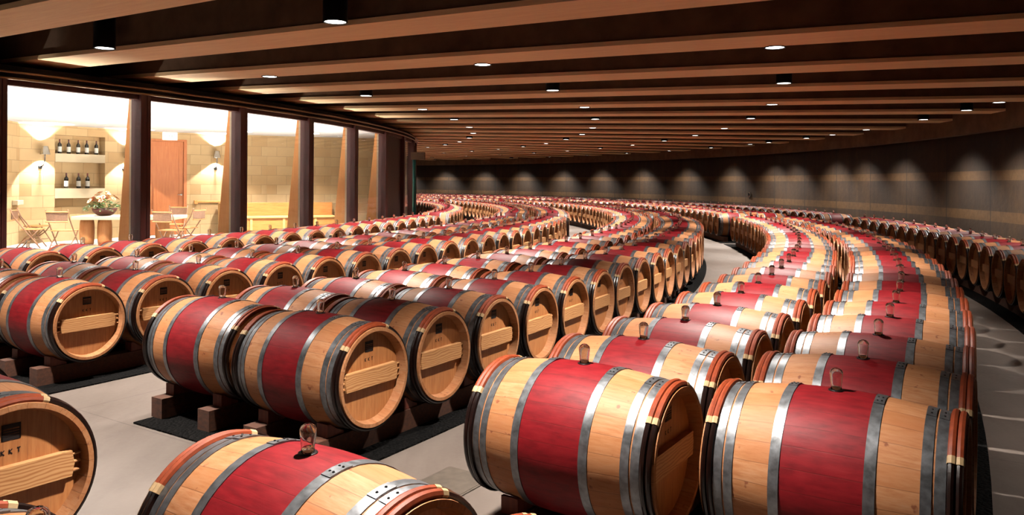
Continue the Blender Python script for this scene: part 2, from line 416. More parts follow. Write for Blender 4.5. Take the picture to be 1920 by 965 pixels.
# ceiling beams, radial
for k in range(-9, 27):
    a = -31.28+3.67*k
    Mx = Matrix.Translation((CX, CY, 0)) @ Matrix.Rotation(R_(a), 4, 'Z')
    bm = bmesh.new()
    box(bm, 27.95, R_WALL, -.355, .355, BEAM_Z+.05, DECK_Z+.02, None, 0)
    box(bm, 27.9, R_WALL, -.375, .375, BEAM_Z, BEAM_Z+.055, None, 1)
    o = struct('ceiling_beam', fixn(bm), [M['beam_side'], M['beam_wood']]); o.matrix_world = Mx
# window wall on the left
POSTS = [-42.4, -37.95, -33.5, -29.05, -24.6, -20.15, -15.65, -11.15, -6.5, -2.0, 2.5, 7.0, 11.5]
bm = bmesh.new(); arc_sweep(bm, R_WIN-.10, R_WIN+.06, 3.06, 3.22, A0, 40, 106); arc_sweep(bm, 27.5, R_WIN-.10, 3.19, 3.22, A0, 40, 106); arc_sweep(bm, 27.5, 27.7, 3.22, DECK_Z, A0, 40, 106)
struct('trim_2', fixn(bm), M['deck'])
for i, (a, b) in enumerate(zip(POSTS, POSTS[1:])):
    bm = bmesh.new()
    arc_sweep(bm, R_WIN-.06, R_WIN+.06, 2.95, 3.06, a, b, 8); arc_sweep(bm, R_WIN-.06, R_WIN+.06, 0, .12, a, b, 8)
    wdw = struct('window_%d' % (i+1), fixn(bm), M['mahog'])
    bm = bmesh.new(); arc_sweep(bm, R_WIN-.012, R_WIN+.012, .12, 2.95, a+.16, b-.16, 8)
    if a < -7 or i in (9, 10): struct('pane', fixn(bm), M['pane'], wdw)
    else: struct('panel', fixn(bm), M['darkpanel'], wdw)
for i, a in enumerate(POSTS):
    Mx = Matrix.Translation((CX, CY, 0)) @ Matrix.Rotation(R_(a), 4, 'Z')
    bm = bmesh.new(); box(bm, R_WIN-.10, R_WIN+.12, -.10, .015, 0, 3.06, None, 0, .008); box(bm, R_WIN-.10, R_WIN+.12, .02, .09, 0, 3.06, None, 0, .008)
    po = struct('window_post', fixn(bm), M['mahog']); po.matrix_world = Mx
    bm = bmesh.new(); box(bm, R_WIN-.145, R_WIN-.101, -.09, .08, 0, 2.95)
    struct('glazing_stop', fixn(bm), M['frame_light'], po)
    if i >= 2:
        bm = bmesh.new()
        P = [(R_WIN-.15, 0), (R_WIN-.15, 3.04), (R_WIN-.20, 3.04), (R_WIN-.50, 0)]
        A = [bm.verts.new((x, -.055, z)) for x, z in P]; B = [bm.verts.new((x, .055, z)) for x, z in P]
        bm.faces.new(A); bm.faces.new(B[::-1])
        for q in range(4): bm.faces.new((A[q], B[q], B[(q+1) % 4], A[(q+1) % 4]))
        struct('fin', fixn(bm), M['fin'], po)
bm = bmesh.new(); arc_sweep(bm, 27.0, R_WIN, 0, 3.1, 11.7, 40, 30); struct('wall_left', fixn(bm), M['darkpanel'])
for q, (R, z) in enumerate(((R_WIN+.12, 3.04), (R_WIN+.16, 3.12))):
    bm = bmesh.new(); tube(bm, [pol(R, A0+i*.8, z) for i in range(0, 96)], .018, 8)
    o = obj('ceiling_pipe', fixn(bm), M['pipe']); tag(o, ('lower' if q == 0 else 'upper')+' of two thin curved pipes running along the window heads', 'pipe')

# ------------------------------------------------------------------ gravel beds under the rows
ROW_R = [30.06, 32.17, 33.33, 35.46, 36.53, 38.58, 39.66, 41.55]
for R0, R1, nm in ((ROW_R[0]-.5, ROW_R[0]+.52, 'row beside the windows'), (ROW_R[1]-.5, ROW_R[2]+.6, 'second and third rows from the windows'),
                   (ROW_R[3]-.30, ROW_R[4]+.53, 'fourth and fifth rows from the windows'), (ROW_R[5]-.5, ROW_R[6]+.55, 'sixth and seventh rows from the windows'),
                   (ROW_R[7]-.55, ROW_R[7]+.6, 'row along the concrete wall')):
    bm = bmesh.new()
    for a, b in ((-62, -35.0), (-32.95, -4.0), (-3.4, 24.5)): arc_sweep(bm, R0, R1-(.3 if a < -60 else 0), 0.0005, .012, a, b, 40)
    o = obj('gravel_bed', fixn(bm), M['gravel']); tag(o, 'black gravel strip under the '+nm, 'gravel', kind='stuff')

# ------------------------------------------------------------------ barrels
L2, RB, RE = .475, .347, .300
BZ = .4895
def prof_r(x): return RB-(RB-RE)*abs(x/L2)**1.9
def set_bc(me):
    at = me.attributes.new('bc', 'FLOAT_VECTOR', 'POINT')
    at.data.foreach_set('vector', [c for v in me.vertices for c in v.co])
def body_bm(bm, n, rings, mi=0, lip_mi=0):
    xs = [-L2+2*L2*i/rings for i in range(rings+1)]
    pr = [(x, prof_r(x)) for x in xs]
    inner = [(L2, RE-.021), (L2-.062, RE-.034), (L2-.066, .01)]
    full = [(-x, r) for x, r in inner[:2]][::-1]+pr+inner[:2]
    lathe_x(bm, full, n, mi)
def head_bm(bm, s, n, mi=0):
    v = [bm.verts.new((s*(L2-.060), (RE-.032)*math.sin(2*math.pi*i/n), (RE-.032)*math.cos(2*math.pi*i/n))) for i in range(n)]
    c = bm.verts.new((s*(L2-.059), 0, 0))
    for i in range(n): bm.faces.new((c, v[i], v[(i+1) % n])).material_index = mi
def hoop_prof(x0, x1, th):
    return [(x0, prof_r(x0)-.002), (x0, prof_r(x0)+th), (x1, prof_r(x1)+th), (x1, prof_r(x1)-.002)]
HOOPS = [(.150, .190), (.334, .370), (.378, .414)]
WH = [(.4285, .0125), (.4545, .0125)]        # chestnut hoops: x, tube radius
def hoop_bm(bm, s, h, n, lap=True, mi=0, rv=1):
    p = [(s*x, r) for x, r in hoop_prof(h[0], h[1], .0035)]
    lathe_x(bm, p, n, mi, True)
    if lap:
        p2 = [(s*x, r) for x, r in hoop_prof(h[0]+.001, h[1]-.001, .0062)]
        c = -.10*s; lathe_x(bm, p2, 4, mi, True, c-.13, c+.13, sm=False)
        xm = s*(h[0]+h[1])/2; rr = prof_r(xm)+.006
        for da in (-.06, .05):
            for dx in ((0,) if h[1]-h[0] < .038 else (-.008, .008)):
                a = c+da; d = Vector((0, math.sin(a), math.cos(a)))
                cyl(bm, Vector((xm+dx*s, 0, 0))+d*rr, Vector((xm+dx*s, 0, 0))+d*(rr+.003), .0048, .003, 8, rv)
def whoop_bm(bm, s, xr, n, m, mats=(0, 1, 2)):
    x, r = xr; x *= s; R0 = prof_r(x)+r*.55
    def ring(a0, a1, k, rr, mi):
        pr = [(x+rr*math.cos(t), R0+rr*math.sin(t)) for t in [2*math.pi*i/m for i in range(m)]]
        lathe_x(bm, pr, k, mi, True, a0, a1)
    ring(0, 2*math.pi, n, r, mats[0])
    a0, a1 = R_(-48), R_(20)
    ring(a0, a1, max(8, n//3), r+.0022, mats[1])
    ring(a0-.055, a0+.035, 3, r+.0035, mats[2]); ring(a1-.03, a1+.05, 3, r+.0035, mats[2])
def bar_bm(bm, s, mi=0, pegs=True):
    x0 = s*(L2-.060); x1 = s*(L2-.026)
    xa, xb = min(x0, x1), max(x0, x1)
    P = [(-.222, -.055), (-.232, .0), (-.222, .052), (.222, .052), (.232, 0), (.222, -.055)]
    A = [bm.verts.new((xa, y, z)) for y, z in P]; B = [bm.verts.new((xb, y, z)) for y, z in P]
    bm.faces.new(A).material_index = mi; bm.faces.new(B[::-1]).material_index = mi
    for i in range(6): bm.faces.new((A[i], B[i], B[(i+1) % 6], A[(i+1) % 6])).material_index = mi
    if pegs:
        for sy in (-1, 1):
            for z in (-.036, 0, .034):
                cyl(bm, ((xa+xb)/2, sy*.225, z), ((xa+xb)/2, sy*.262, z), .0085, .006, 8, mi)
def stamp_bm(bm, s):
    x = s*(L2-.0578)
    def r(y0, y1, z0, z1):
        v = [bm.verts.new((x, y, z)) for y, z in ((y0, z0), (y1, z0), (y1, z1), (y0, z1))]; bm.faces.new(v if s > 0 else v[::-1])
    for z, hh in ((.205, .009), (.188, .003), (.178, .004), (.168, .003), (.156, .007)): r(-.036, .036, z-hh, z+hh)
    r(-.036, -.030, .149, .214); r(.030, .036, .149, .214)
def letter_bm(bm, s):
    x = s*(L2-.0578)
    # letters K K T
    def stroke(p, q, wd=.0042):
        p, q = Vector((0, *p)), Vector((0, *q)); d = (q-p).normalized(); nn = Vector((0, -d.z, d.y))*wd/2
        w4 = [bm.verts.new(Vector((x, 0, 0))+k) for k in (p+nn, p-nn, q-nn, q+nn)]; bm.faces.new(w4)
    for i, ch in enumerate('KKT'):
        y = (-.036+.029*i)*s; z0, z1 = .094, .113; e = s*.8
        if ch == 'K':
            stroke((y, z0), (y, z1)); stroke((y, (z0+z1)/2), (y+e*.014, z1)); stroke((y, (z0+z1)/2), (y+e*.014, z0))
        else:
            stroke((y+e*.008, z0), (y+e*.008, z1)); stroke((y, z1), (y+e*.016, z1))
def bung_prof():
    return [(.0205, -.006), (.0215, .02), (.0245, .052), (.0262, .064), (.0255, .074), (.0215, .083), (.013, .089), (.004, .091)]
def mk(fn, name, *a, **k):
    bm = bmesh.new(); fn(bm, *a, **k); fixn(bm); me = bpy.data.meshes.new(name); bm.to_mesh(me); bm.free(); me.set_sharp_from_angle(angle=R_(35)); set_bc(me); return me
NB = 56
ME = {}
ME['staves'] = mk(body_bm, 'staves', NB, 20); ME['staves'].materials.append(M['oak'])
for s in (-1, 1):
    ME['head', s] = mk(head_bm, 'head', s, 40); ME['head', s].materials.append(M['head'])
    ME['bar', s] = mk(bar_bm, 'crossbar', s); ME['bar', s].materials.append(M['bar'])
    ME['stamp', s] = mk(stamp_bm, 'stamp', s); ME['stamp', s].materials.append(M['stamp'])
    ME['letter', s] = mk(letter_bm, 'lettering', s); ME['letter', s].materials.append(M['stamp'])
    for i, h in enumerate(HOOPS):
        m_ = mk(hoop_bm, 'hoop', s, h, NB); m_.materials.append(M['galv']); m_.materials.append(M['rivet']); ME['hoop', s, i] = m_
    for i, h in enumerate(WH):
        m_ = mk(whoop_bm, 'wooden_hoop', s, h, NB, 8)
        for q in ('chest_dark', 'chest_orange', 'osier'): m_.materials.append(M[q])
        ME['whoop', s, i] = m_
op = bung_prof(); ip = [(max(.0015, r-.0028), z-(.0028 if z > .07 else 0)) for r, z in op]
bm = bmesh.new(); lathe_z(bm, op+ip[::-1]+[op[0]], 20, cap0=False, cap1=False); bmesh.ops.remove_doubles(bm, verts=bm.verts[:], dist=1e-5); fixn(bm)
ME['bung'] = bpy.data.meshes.new('bung'); bm.to_mesh(ME['bung']); bm.free(); ME['bung'].materials.append(M['glass'])
bm = bmesh.new(); lathe_z(bm, [(.031, -.004), (.031, .0015), (.029, .003)], 20); fixn(bm)
ME['ring'] = bpy.data.meshes.new('bung_hole'); bm.to_mesh(ME['ring']); bm.free(); ME['ring'].materials.append(M['hole'])
def lod_bm(bm, n, fine=True):
    k = len(bm.verts)
    body_bm(bm, n, 10, 0)
    for s in (-1, 1):
        head_bm(bm, s, n, 4); bar_bm(bm, s, 5, False)
        for h in HOOPS: hoop_bm(bm, s, h, n, False, 1, 1)
        for h in WH: whoop_bm(bm, s, h, n, 5 if fine else 4, (2, 3, 7))
    bm.verts.ensure_lookup_table()
def lod_bung(bm, x=0, y=0, z=0):
    pr = [(.031, z-.003), (.030, z+.002), (.021, z+.003), (.0245, z+.052), (.0262, z+.064), (.018, z+.086), (.004, z+.091)]
    lathe_z(bm, pr, 8, 6, x, y)
LODMATS = [M['oak'], M['galv'], M['chest_dark'], M['chest_orange'], M['head'], M['bar'], M['glass'], M['osier']]
bm = bmesh.new(); lod_bm(bm, 28); lod_bung(bm, 0, 0, RB); fixn(bm)
ME['lod'] = bpy.data.meshes.new('wine_barrel'); bm.to_mesh(ME['lod']); bm.free(); set_bc(ME['lod'])
for m_ in LODMATS: ME['lod'].materials.append(m_)
bm = bmesh.new(); lod_bm(bm, 16, False); lod_bung(bm, 0, 0, RB); fixn(bm)
ME['low'] = bpy.data.meshes.new('low'); bm.to_mesh(ME['low']); bm.free(); set_bc(ME['low'])

def make_full():
    t = thing('wine_barrel', 'x', 'barrel')
    obj('staves', ME['staves'], None, t)
    for s in (-1, 1):
        hd = obj('head', ME['head', s], None, t)
        obj('stamp', ME['stamp', s], None, hd); obj('lettering', ME['letter', s], None, hd)
        obj('crossbar', ME['bar', s], None, t)
        for i in range(3): obj('hoop', ME['hoop', s, i], None, t)
        for i in range(2): obj('wooden_hoop', ME['whoop', s, i], None, t)
    b = obj('bung', ME['bung'], None, t); b.location = (0, 0, RB)
    b = obj('bung_hole', ME['ring'], None, t); b.location = (0, 0, RB)
    return t
PROTO = make_full()

# rows: radius, angle of the first barrel behind the near cross aisle
S = .7025
FIRST = [-32.25, -32.07, -32.19, -32.16, -32.28, -32.75, -32.52, -32.40]
START2 = [-4.7, -4.2, -3.9, -3.2, -2.9, -2.2, -2.1, -2.0]
FRONT = [None, None, None, -35.2, -35.42, -35.09, -35.10, None]
ROWN = ['row beside the windows', 'second row from the windows', 'third row from the windows', 'fourth row from the windows',
        'fifth row from the windows', 'sixth row from the windows', 'seventh row from the windows', 'row along the concrete wall']
ORD = ['zeroth', 'first', 'second', 'third', 'fourth', 'fifth', 'sixth', 'seventh', 'eighth', 'ninth', 'tenth', 'eleventh', 'twelfth', 'thirteenth',
       'fourteenth', 'fifteenth', 'sixteenth', 'seventeenth', 'eighteenth', 'nineteenth', 'twentieth']
TENS = {2: 'twenty', 3: 'thirty', 4: 'forty'}
def ordn(i):
    if i <= 20: return ORD[i]
    return TENS[i//10]+('-'+ORD[i % 10] if i % 10 else 'th') if i % 10 else {30: 'thirtieth', 40: 'fortieth'}[i]
def project(p):
    return 960+1480*p.x/p.y, 341.8+1480*(CAMZ-p.z)/p.y
def seen(p):
    """inside the frame (with a margin) and not behind the window wall"""
    if p.y < .6: return False
    u, v = project(p)
    r = 1480*.8/p.y
    if u < -r or u > 1920+r or v-r > 965: return False
    d = Vector((p.x, p.y)); n = d.normalized(); tt = Vector((CX, CY)).dot(n)
    if tt < d.length and (Vector((CX, CY))-n*tt).length < R_WIN-.1 and tt > 0: return False
    return True
cand = []   # (distance, row, block, index, angle)
ENDS = {}
for r, R in enumerate(ROW_R):
    da = math.degrees(S/R); a = FIRST[r]; i = 1
    gap = math.degrees(1.75/R)
    ENDS[r, 1] = [a, a]
    while a < START2[r]-gap: cand.append([r, 1, i, a]); ENDS[r, 1][1] = a; a += da; i += 1
    a = START2[r]; i = 1; ENDS[r, 2] = [a, a]
    while a < 24.5: cand.append([r, 2, i, a]); ENDS[r, 2][1] = a; a += da; i += 1
    a = 24.5+gap; i = 1; ENDS[r, 3] = [a, a]
    while a < 56: cand.append([r, 3, i, a]); ENDS[r, 3][1] = a; a += da; i += 1
    if FRONT[r]:
        for i in range(1, 4):
            cand.append([r, 0, i, FRONT[r]-(i-1)*da*1.12])
        ENDS[r, 0] = [FRONT[r]-2.3*da, FRONT[r]]
vis = []
for r, blk, i, a in cand:
    p = pol(ROW_R[r], a, BZ+RB)
    ends = [pol(ROW_R[r]+d, a, BZ+.2) for d in (-.45, 0, .45)]
    if any(seen(q) for q in ends+[p]): vis.append((p.length if blk else p.length*.5, r, blk, i, a))
vis.sort()
BLOCKN = {1: '', 2: ' beyond the far cross aisle', 3: ' at the far end'}
def barrel_label(r, blk, i):
    if blk == 0:
        return {1: 'foreground barrel of the %s, cut by the frame edge' % ROWN[r], 2: 'second foreground barrel of the %s, mostly out of frame' % ROWN[r]}.get(i, 'third foreground barrel of the %s' % ROWN[r])
    if blk == 1: return 'oak barrel, %s from the near cross aisle, in the %s' % (ordn(i), ROWN[r])
    if blk == 2: return 'oak barrel, %s past the far cross aisle, in the %s' % (ordn(i), ROWN[r])
    return 'tiny barrel, %s of the far end, in the %s' % (ordn(i), ROWN[r])
N_FULL, N_MAX = 130, 300
used = False
low_bm = bmesh.new(); low_bc = []
for n, (d, r, blk, i, a) in enumerate(vis):
    p = pol((38.47 if (blk == 0 and r == 5) else ROW_R[r])+random.uniform(-.004, .004), a, BZ)
    rz = R_(a+random.uniform(-.35, .35))
    lab = barrel_label(r, blk, i)
    if n < N_FULL:
        if not used: t = PROTO; used = True; t.location = p; t.rotation_euler = (0, 0, rz); t['label'] = lab; t['group'] = 'barrels in the '+ROWN[r]
        else: t = dup(PROTO, p, rz, lab, 'barrels in the '+ROWN[r])
    elif n < N_MAX:
        o = bpy.data.objects.new('wine_barrel', ME['lod']); C.objects.link(o); o.location = p; o.rotation_euler = (0, 0, rz)
        tag(o, lab, 'barrel', 'barrels in the '+ROWN[r])
    else:
        k0 = len(low_bm.verts); low_bm.from_mesh(ME['low']); low_bm.verts.ensure_lookup_table()
        Mx = Matrix.Translation(p) @ Matrix.Rotation(rz, 4, 'Z')
        for v in low_bm.verts[k0:]: low_bc.append(v.co.copy()); v.co = Mx @ v.co
if len(low_bm.verts):
    lme = bpy.data.meshes.new('distant_barrels'); low_bm.to_mesh(lme)
    at = lme.attributes.get('bc') or lme.attributes.new('bc', 'FLOAT_VECTOR', 'POINT')
    at.data.foreach_set('vector', [c for v in low_bc for c in v])
    o = obj('distant_barrels', lme, LODMATS)
    tag(o, 'mass of small red-banded barrels filling the far end of the cellar', 'barrels', kind='stuff')
low_bm.free()
print('BARRELS', len(vis))

# timber rails the barrels lie on
for (r, blk), (a, b) in ENDS.items():
    if blk == 3: continue
    R = 38.47 if (r, blk) == (5, 0) else ROW_R[r]; e = math.degrees(.34/R)
    for q, dr in enumerate((-.26, .26)):
        bm = bmesh.new(); arc_sweep(bm, R+dr-.06, R+dr+.06, .012, .150, a-e, b+e, max(2, int((b-a)*1.5)))
        where = {0: 'nearest the camera', 1: 'between the cross aisles', 2: 'beyond the far cross aisle'}[blk]
        o = obj('barrel_rail', fixn(bm), M['timber'])
        tag(o, '%s timber rail of the %s, %s' % (('inner', 'outer')[q], ROWN[r], where), 'rail', 'timber rails under the barrels')
# wedges stopping the first barrels
for r, blk, i in ((2, 1, 1), (2, 1, 2), (3, 1, 1), (4, 1, 1), (4, 1, 2), (4, 1, 3), (5, 1, 1), (6, 1, 1)):
    R = ROW_R[r]; a = FIRST[r]+(i-1)*math.degrees(S/R)
    for q, dr in enumerate((-.26, .26)):
        bm = bmesh.new()
        P = [(-.215, .150), (-.125, .150), (-.135, .178), (-.185, .247), (-.212, .247)]
        rad = prof_r(.26)+.004
        P = [(-.235, .150), (-.10, .150)]
        for yy in (-.10, -.13, -.16, -.19, -.215): P.append((yy, BZ-math.sqrt(rad*rad-yy*yy)-.002))
        P.append((-.235, P[-1][1]))
        A = [bm.verts.new((-.045, y, z)) for y, z in P]; B = [bm.verts.new((.045, y, z)) for y, z in P]
        bm.faces.new(A); bm.faces.new(B[::-1])
        for k in range(len(P)): bm.faces.new((A[k], B[k], B[(k+1) % len(P)], A[(k+1) % len(P)]))
        o = obj('barrel_wedge', fixn(bm), M['chock']); o.location = pol(R+dr, a, 0); o.rotation_euler = (0, 0, R_(a))
        tag(o, 'wooden wedge, %s rail, under the %s barrel of the %s' % (('inner', 'outer')[q], ORD[i], ROWN[r]), 'wedge', 'wedges under the end barrels')
# access plate in the aisle floor
bm = bmesh.new(); box(bm, -.16, .16, -.16, .16, 0, .008, None, 0, .003); box(bm, -.15, .15, -.15, .15, .008, .010)
o = obj('floor_plate', fixn(bm), M['plate']); o.location = (-.31, 4.43, 0); o.rotation_euler = (0, 0, R_(-33))
tag(o, 'small square metal access plate set in the concrete aisle floor', 'floor plate')

# ------------------------------------------------------------------ ceiling downlights
bm = bmesh.new(); lathe_z(bm, [(.125, .0), (.125, .46)], 24, 0, cap0=False); lathe_z(bm, [(.112, .0), (.112, .04)], 24, 0, cap0=False, cap1=True); fixn(bm)
me_can = bpy.data.meshes.new('can'); bm.to_mesh(me_can); bm.free(); me_can.materials.append(M['black'])
bm = bmesh.new(); lathe_z(bm, [(.104, .006), (.104, .02)], 24); fixn(bm)
me_lens = bpy.data.meshes.new('lens'); bm.to_mesh(me_lens); bm.free(); me_lens.materials.append(M['lens'])
def downlight(R, a, label, group, power, col=LAMP_COL, cone=95, blend=.8, soft=.06):
    t = thing('ceiling_downlight', label, 'ceiling light', pol(R, a, BEAM_Z-.01), R_(a), group)
    obj('can', me_can, None, t); obj('lens', me_lens, None, t)
    ld = bpy.data.lights.new('lamp', 'SPOT'); ld.energy = power; ld.color = col; ld.spot_size = R_(cone); ld.spot_blend = blend; ld.shadow_soft_size = soft
    lo = bpy.data.objects.new('lamp', ld); C.objects.link(lo); lo.parent = t; lo.location = (0, 0, -.02)
    return t
RINGS = [(30.85, -28.7, 'line beside the windows'), (34.5, -28.6, 'second line from the windows'), (38.35, -28.6, 'third line from the windows')]
for R, a0, nm in RINGS:
    for k in range(-3, 18):
        a = a0+5.3*k
        downlight(R, a, 'black ceiling downlight, %s lamp of the %s' % (ordn(k+4), nm), 'downlights in the '+nm, LAMP_W)
for k, a in enumerate((-28.6, -23.2, -17.8, -12.4, -10.1, -6.7, -1.6, 1.7, 4.4, 8.5, 10.6, 15.2, 20.4, 25.8, 31, 36, 41.2, 46.4, 51.6, 56.8)):
    downlight(42.6, a, 'black ceiling downlight beside the concrete wall, %s in its line' % ordn(k+1), 'downlights along the concrete wall', LAMP_W*.48, LAMP_COL, 112, .9, .16)

# ------------------------------------------------------------------ the tasting room behind the glass
RC = 3.15
def rsec(R0, R1, z, up):
    o = sector(R0, R1, z, -50, 12, 62, up); return o
o = struct('floor_room', rsec(12, R_WIN-.06, .0, True), M['pale_floor']); o.location = (CX, CY, 0)
o = struct('ceiling_room', rsec(12, R_WIN-.1, RC, False), M['plaster']); o.location = (CX, CY, 0)
def wall_panel(bm, uvl, P, Q, s0, s1, z0, z1, off=0.0, uoff=0.0):
    """vertical quad on the line P->Q between lengths s0, s1; off pushes it back from the room"""
    d = (Q-P).normalized(); nrm = Vector((-d.y, d.x, 0))
    def pt(s, z): return P+d*s+nrm*off+Vector((0, 0, z))
    v = [bm.verts.new(pt(s, z)) for s, z in ((s0, z0), (s1, z0), (s1, z1), (s0, z1))]
    f = bm.faces.new(v)
    for lp, (s, z) in zip(f.loops, ((s0, z0), (s1, z0), (s1, z1), (s0, z1))): lp[uvl].uv = (s+uoff, z)
def slab(bm, uvl, P, Q, s0, s1, z0, z1, o0, o1):
    d = (Q-P).normalized(); nrm = Vector((-d.y, d.x, 0))
    def pt(s, o, z): return P+d*s+nrm*o+Vector((0, 0, z))
    v = {}
    for i, s in enumerate((s0, s1)):
        for j, o in enumerate((o0, o1)):
            for k, z in enumerate((z0, z1)): v[i, j, k] = bm.verts.new(pt(s, o, z))
    def q(*ks):
        f = bm.faces.new([v[k] for k in ks])
        for lp, k in zip(f.loops, ks):
            lp[uvl].uv = ((s0, s1)[k[0]]+(o0, o1)[k[1]], (z0, z1)[k[2]]+(0 if ks[0][2] != ks[2][2] else (o0, o1)[k[1]]))
    q((0, 0, 0), (1, 0, 0), (1, 0, 1), (0, 0, 1)); q((0, 1, 0), (0, 1, 1), (1, 1, 1), (1, 1, 0))
    q((0, 0, 0), (0, 0, 1), (0, 1, 1), (0, 1, 0)); q((1, 0, 0), (1, 1, 0), (1, 1, 1), (1, 0, 1))
    q((0, 0, 1), (1, 0, 1), (1, 1, 1), (0, 1, 1)); q((0, 0, 0), (0, 1, 0), (1, 1, 0), (1, 0, 0))
V3 = Vector
W0 = V3((-12.62, 19.72, 0)); W1 = V3((-12.8, 20.5, 0)); W2 = V3((-11.0, 23.8, 0)); W3 = V3((-10.02, 24.56, 0)); W4 = V3((-8.0, 25.75, 0)); W5 = V3((-6.1, 26.55, 0)); W6 = V3((-3.6, 27.4, 0))
def newbm():
    bm = bmesh.new(); return bm, bm.loops.layers.uv.new('UVMap')
T_ = .4
N0, N1 = .94, 2.39
LEN1 = (W2-W1).length
bm, uv = newbm()
slab(bm, uv, W1, W2, 0, N0, 0, RC, 0, T_); slab(bm, uv, W1, W2, N1, LEN1, 0, RC, 0, T_)
slab(bm, uv, W1, W2, N0, N1, 2.89, RC, 0, T_); slab(bm, uv, W1, W2, N0, N1, 0, .72, 0, T_)
slab(bm, uv, W1, W2, N0, N1, .72, 2.89, .26, T_)
struct('wall_niche', fixn(bm), M['block'])
for nm, z0, z1 in (('upper', 2.157, 2.387), ('lower', 1.17, 1.437)):
    bm, uv = newbm(); slab(bm, uv, W1, W2, N0+.002, N1-.002, z0, z1, -.01, .258)
    o = struct('trim_3' if nm == 'upper' else 'trim_4', fixn(bm), M['stone'])
bm, uv = newbm(); slab(bm, uv, W0, W1, 0, (W1-W0).length, 0, RC, 0, .25)
struct('wall_return', fixn(bm), M['block'])
bm, uv = newbm()
L2w = (W3-W2).length
slab(bm, uv, W2, W3, 0, .05, 0, RC, 0, .3); slab(bm, uv, W2, W3, .05, L2w, 2.93, RC, 0, .3); slab(bm, uv, W2, W3, L2w-.10, L2w, 0, 2.93, 0, .3)
struct('wall_door', fixn(bm), M['block'])
bm, uv = newbm()
slab(bm, uv, W3, W4, 0, (W4-W3).length, 0, RC, 0, .3); slab(bm, uv, W4, W5, 0, (W5-W4).length, 0, RC, 0, .3); slab(bm, uv, W5, W6, 0, (W6-W5).length, 0, RC, 0, .3)
struct('wall_bench', fixn(bm), M['block'])
bm = bmesh.new(); box(bm, -17.5, -17.2, 10, 30, 0, RC); box(bm, -17.4, -12.9, 12, 12.2, 0, RC)
struct('wall_dark', fixn(bm), M['darkpanel'])
# door
def place(o, P, Q, s, off=0, z=0):
    d = (Q-P).normalized(); n_ = Vector((-d.y, d.x, 0)); p = P+d*s+n_*off
    o.location = (p.x, p.y, z); o.rotation_euler = (0, 0, math.atan2(d.y, d.x)); return o
dw = L2w-.10-.05
bm = bmesh.new(); box(bm, 0, .07, -.02, .2, 0, 2.93); box(bm, dw-.09, dw, -.02, .2, 0, 2.93); box(bm, .07, dw-.09, -.02, .2, 2.87, 2.93)
dr = struct('door_1', fixn(bm), M['door_wood']); place(dr, W2, W3, .05)
bm = bmesh.new(); box(bm, .075, dw-.095, .04, .085, .01, 2.865, None, 0, .004)
for x0, x1, z0, z1 in ((.075, .20, .01, 2.865), (dw-.22, dw-.095, .01, 2.865), (.2, dw-.22, .01, .2), (.2, dw-.22, 2.72, 2.865)): box(bm, x0, x1, .028, .042, z0, z1)
lf = obj('door_leaf', fixn(bm), M['door_wood'], dr)
bm = bmesh.new(); cyl(bm, (dw-.15, .028, 1.235), (dw-.15, -.03, 1.235), .012); cyl(bm, (dw-.15, -.03, 1.235), (dw-.28, -.03, 1.235), .011); cyl(bm, (dw-.15, .03, 1.235), (dw-.15, .018, 1.235), .03, None, 16)
obj('door_handle', fixn(bm), M['steel'], lf)
# exit sign
t = thing('exit_sign', 'pale lit exit sign above the orange wooden door', 'sign'); place(t, W2, W3, .62, -.08, 3.02)
bm = bmesh.new(); box(bm, -.21, .21, -.03, .03, -.115, .115, None, 0, .006); obj('housing', fixn(bm), M['sign'], t)
fc = bpy.data.curves.new('letters', 'FONT'); fc.body = 'EXIT'; fc.size = .17; fc.align_x = 'CENTER'; fc.align_y = 'CENTER'; fc.extrude = .002
tmp = bpy.data.objects.new('tmp_letters', fc); C.objects.link(tmp); dg = bpy.context.evaluated_depsgraph_get()
me = bpy.data.meshes.new_from_object(tmp.evaluated_get(dg)); bpy.data.objects.remove(tmp)
lt = obj('letters', me, M['sign_text'], t); lt.location = (0, -.033, 0); lt.rotation_euler = (R_(90), 0, 0)
# sconces
def sconce(P, Q, s, z, label, pw=220):
    t = thing('wall_sconce', label, 'wall lamp', group='sconces on the stone wall'); place(t, P, Q, s, 0, z)
    bm = bmesh.new(); lathe_z(bm, [(.055, -.45), (.055, -.43), (.02, -.42)], 16); bmesh.ops.rotate(bm, verts=bm.verts[:], cent=(0, 0, -.44), matrix=Matrix.Rotation(R_(90), 3, 'X'))
    bmesh.ops.translate(bm, verts=bm.verts[:], vec=(0, -.012, 0)); obj('backplate', fixn(bm), M['black'], t)
    bm = bmesh.new(); tube(bm, [(0, -.02, -.44), (0, -.14, -.40), (.01, -.19, -.28), (.01, -.20, -.14), (.01, -.20, 0)], .014, 8); obj('arm', fixn(bm), M['black'], t)
    bm = bmesh.new(); lathe_z(bm, [(.125, -.11), (.075, .11), (.07, .11), (.12, -.11)], 24, 0, .01, -.20, False, False); obj('shade', fixn(bm), M['steel' if s < 1 else 'black'], t)
    bm = bmesh.new(); lathe_z(bm, [(.01, -.09), (.035, -.05), (.04, 0), (.03, .05), (.01, .07)], 16, 0, .01, -.20); obj('bulb', fixn(bm), M['bulb'], t)
    for nm, rx, zz, e in (('up_lamp', math.pi, .12, pw), ('down_lamp', 0, -.12, pw*2)):
        ld = bpy.data.lights.new(nm, 'SPOT'); ld.energy = e; ld.color = (1, .95, .9); ld.spot_size = R_(100); ld.spot_blend = .12; ld.shadow_soft_size = .03
        lo = bpy.data.objects.new(nm, ld); C.objects.link(lo); lo.parent = t; lo.location = (.01, -.20, zz); lo.rotation_euler = (rx, 0, 0)
M['bulb'] = emit('lit_bulb', (1, .95, .88), 12)
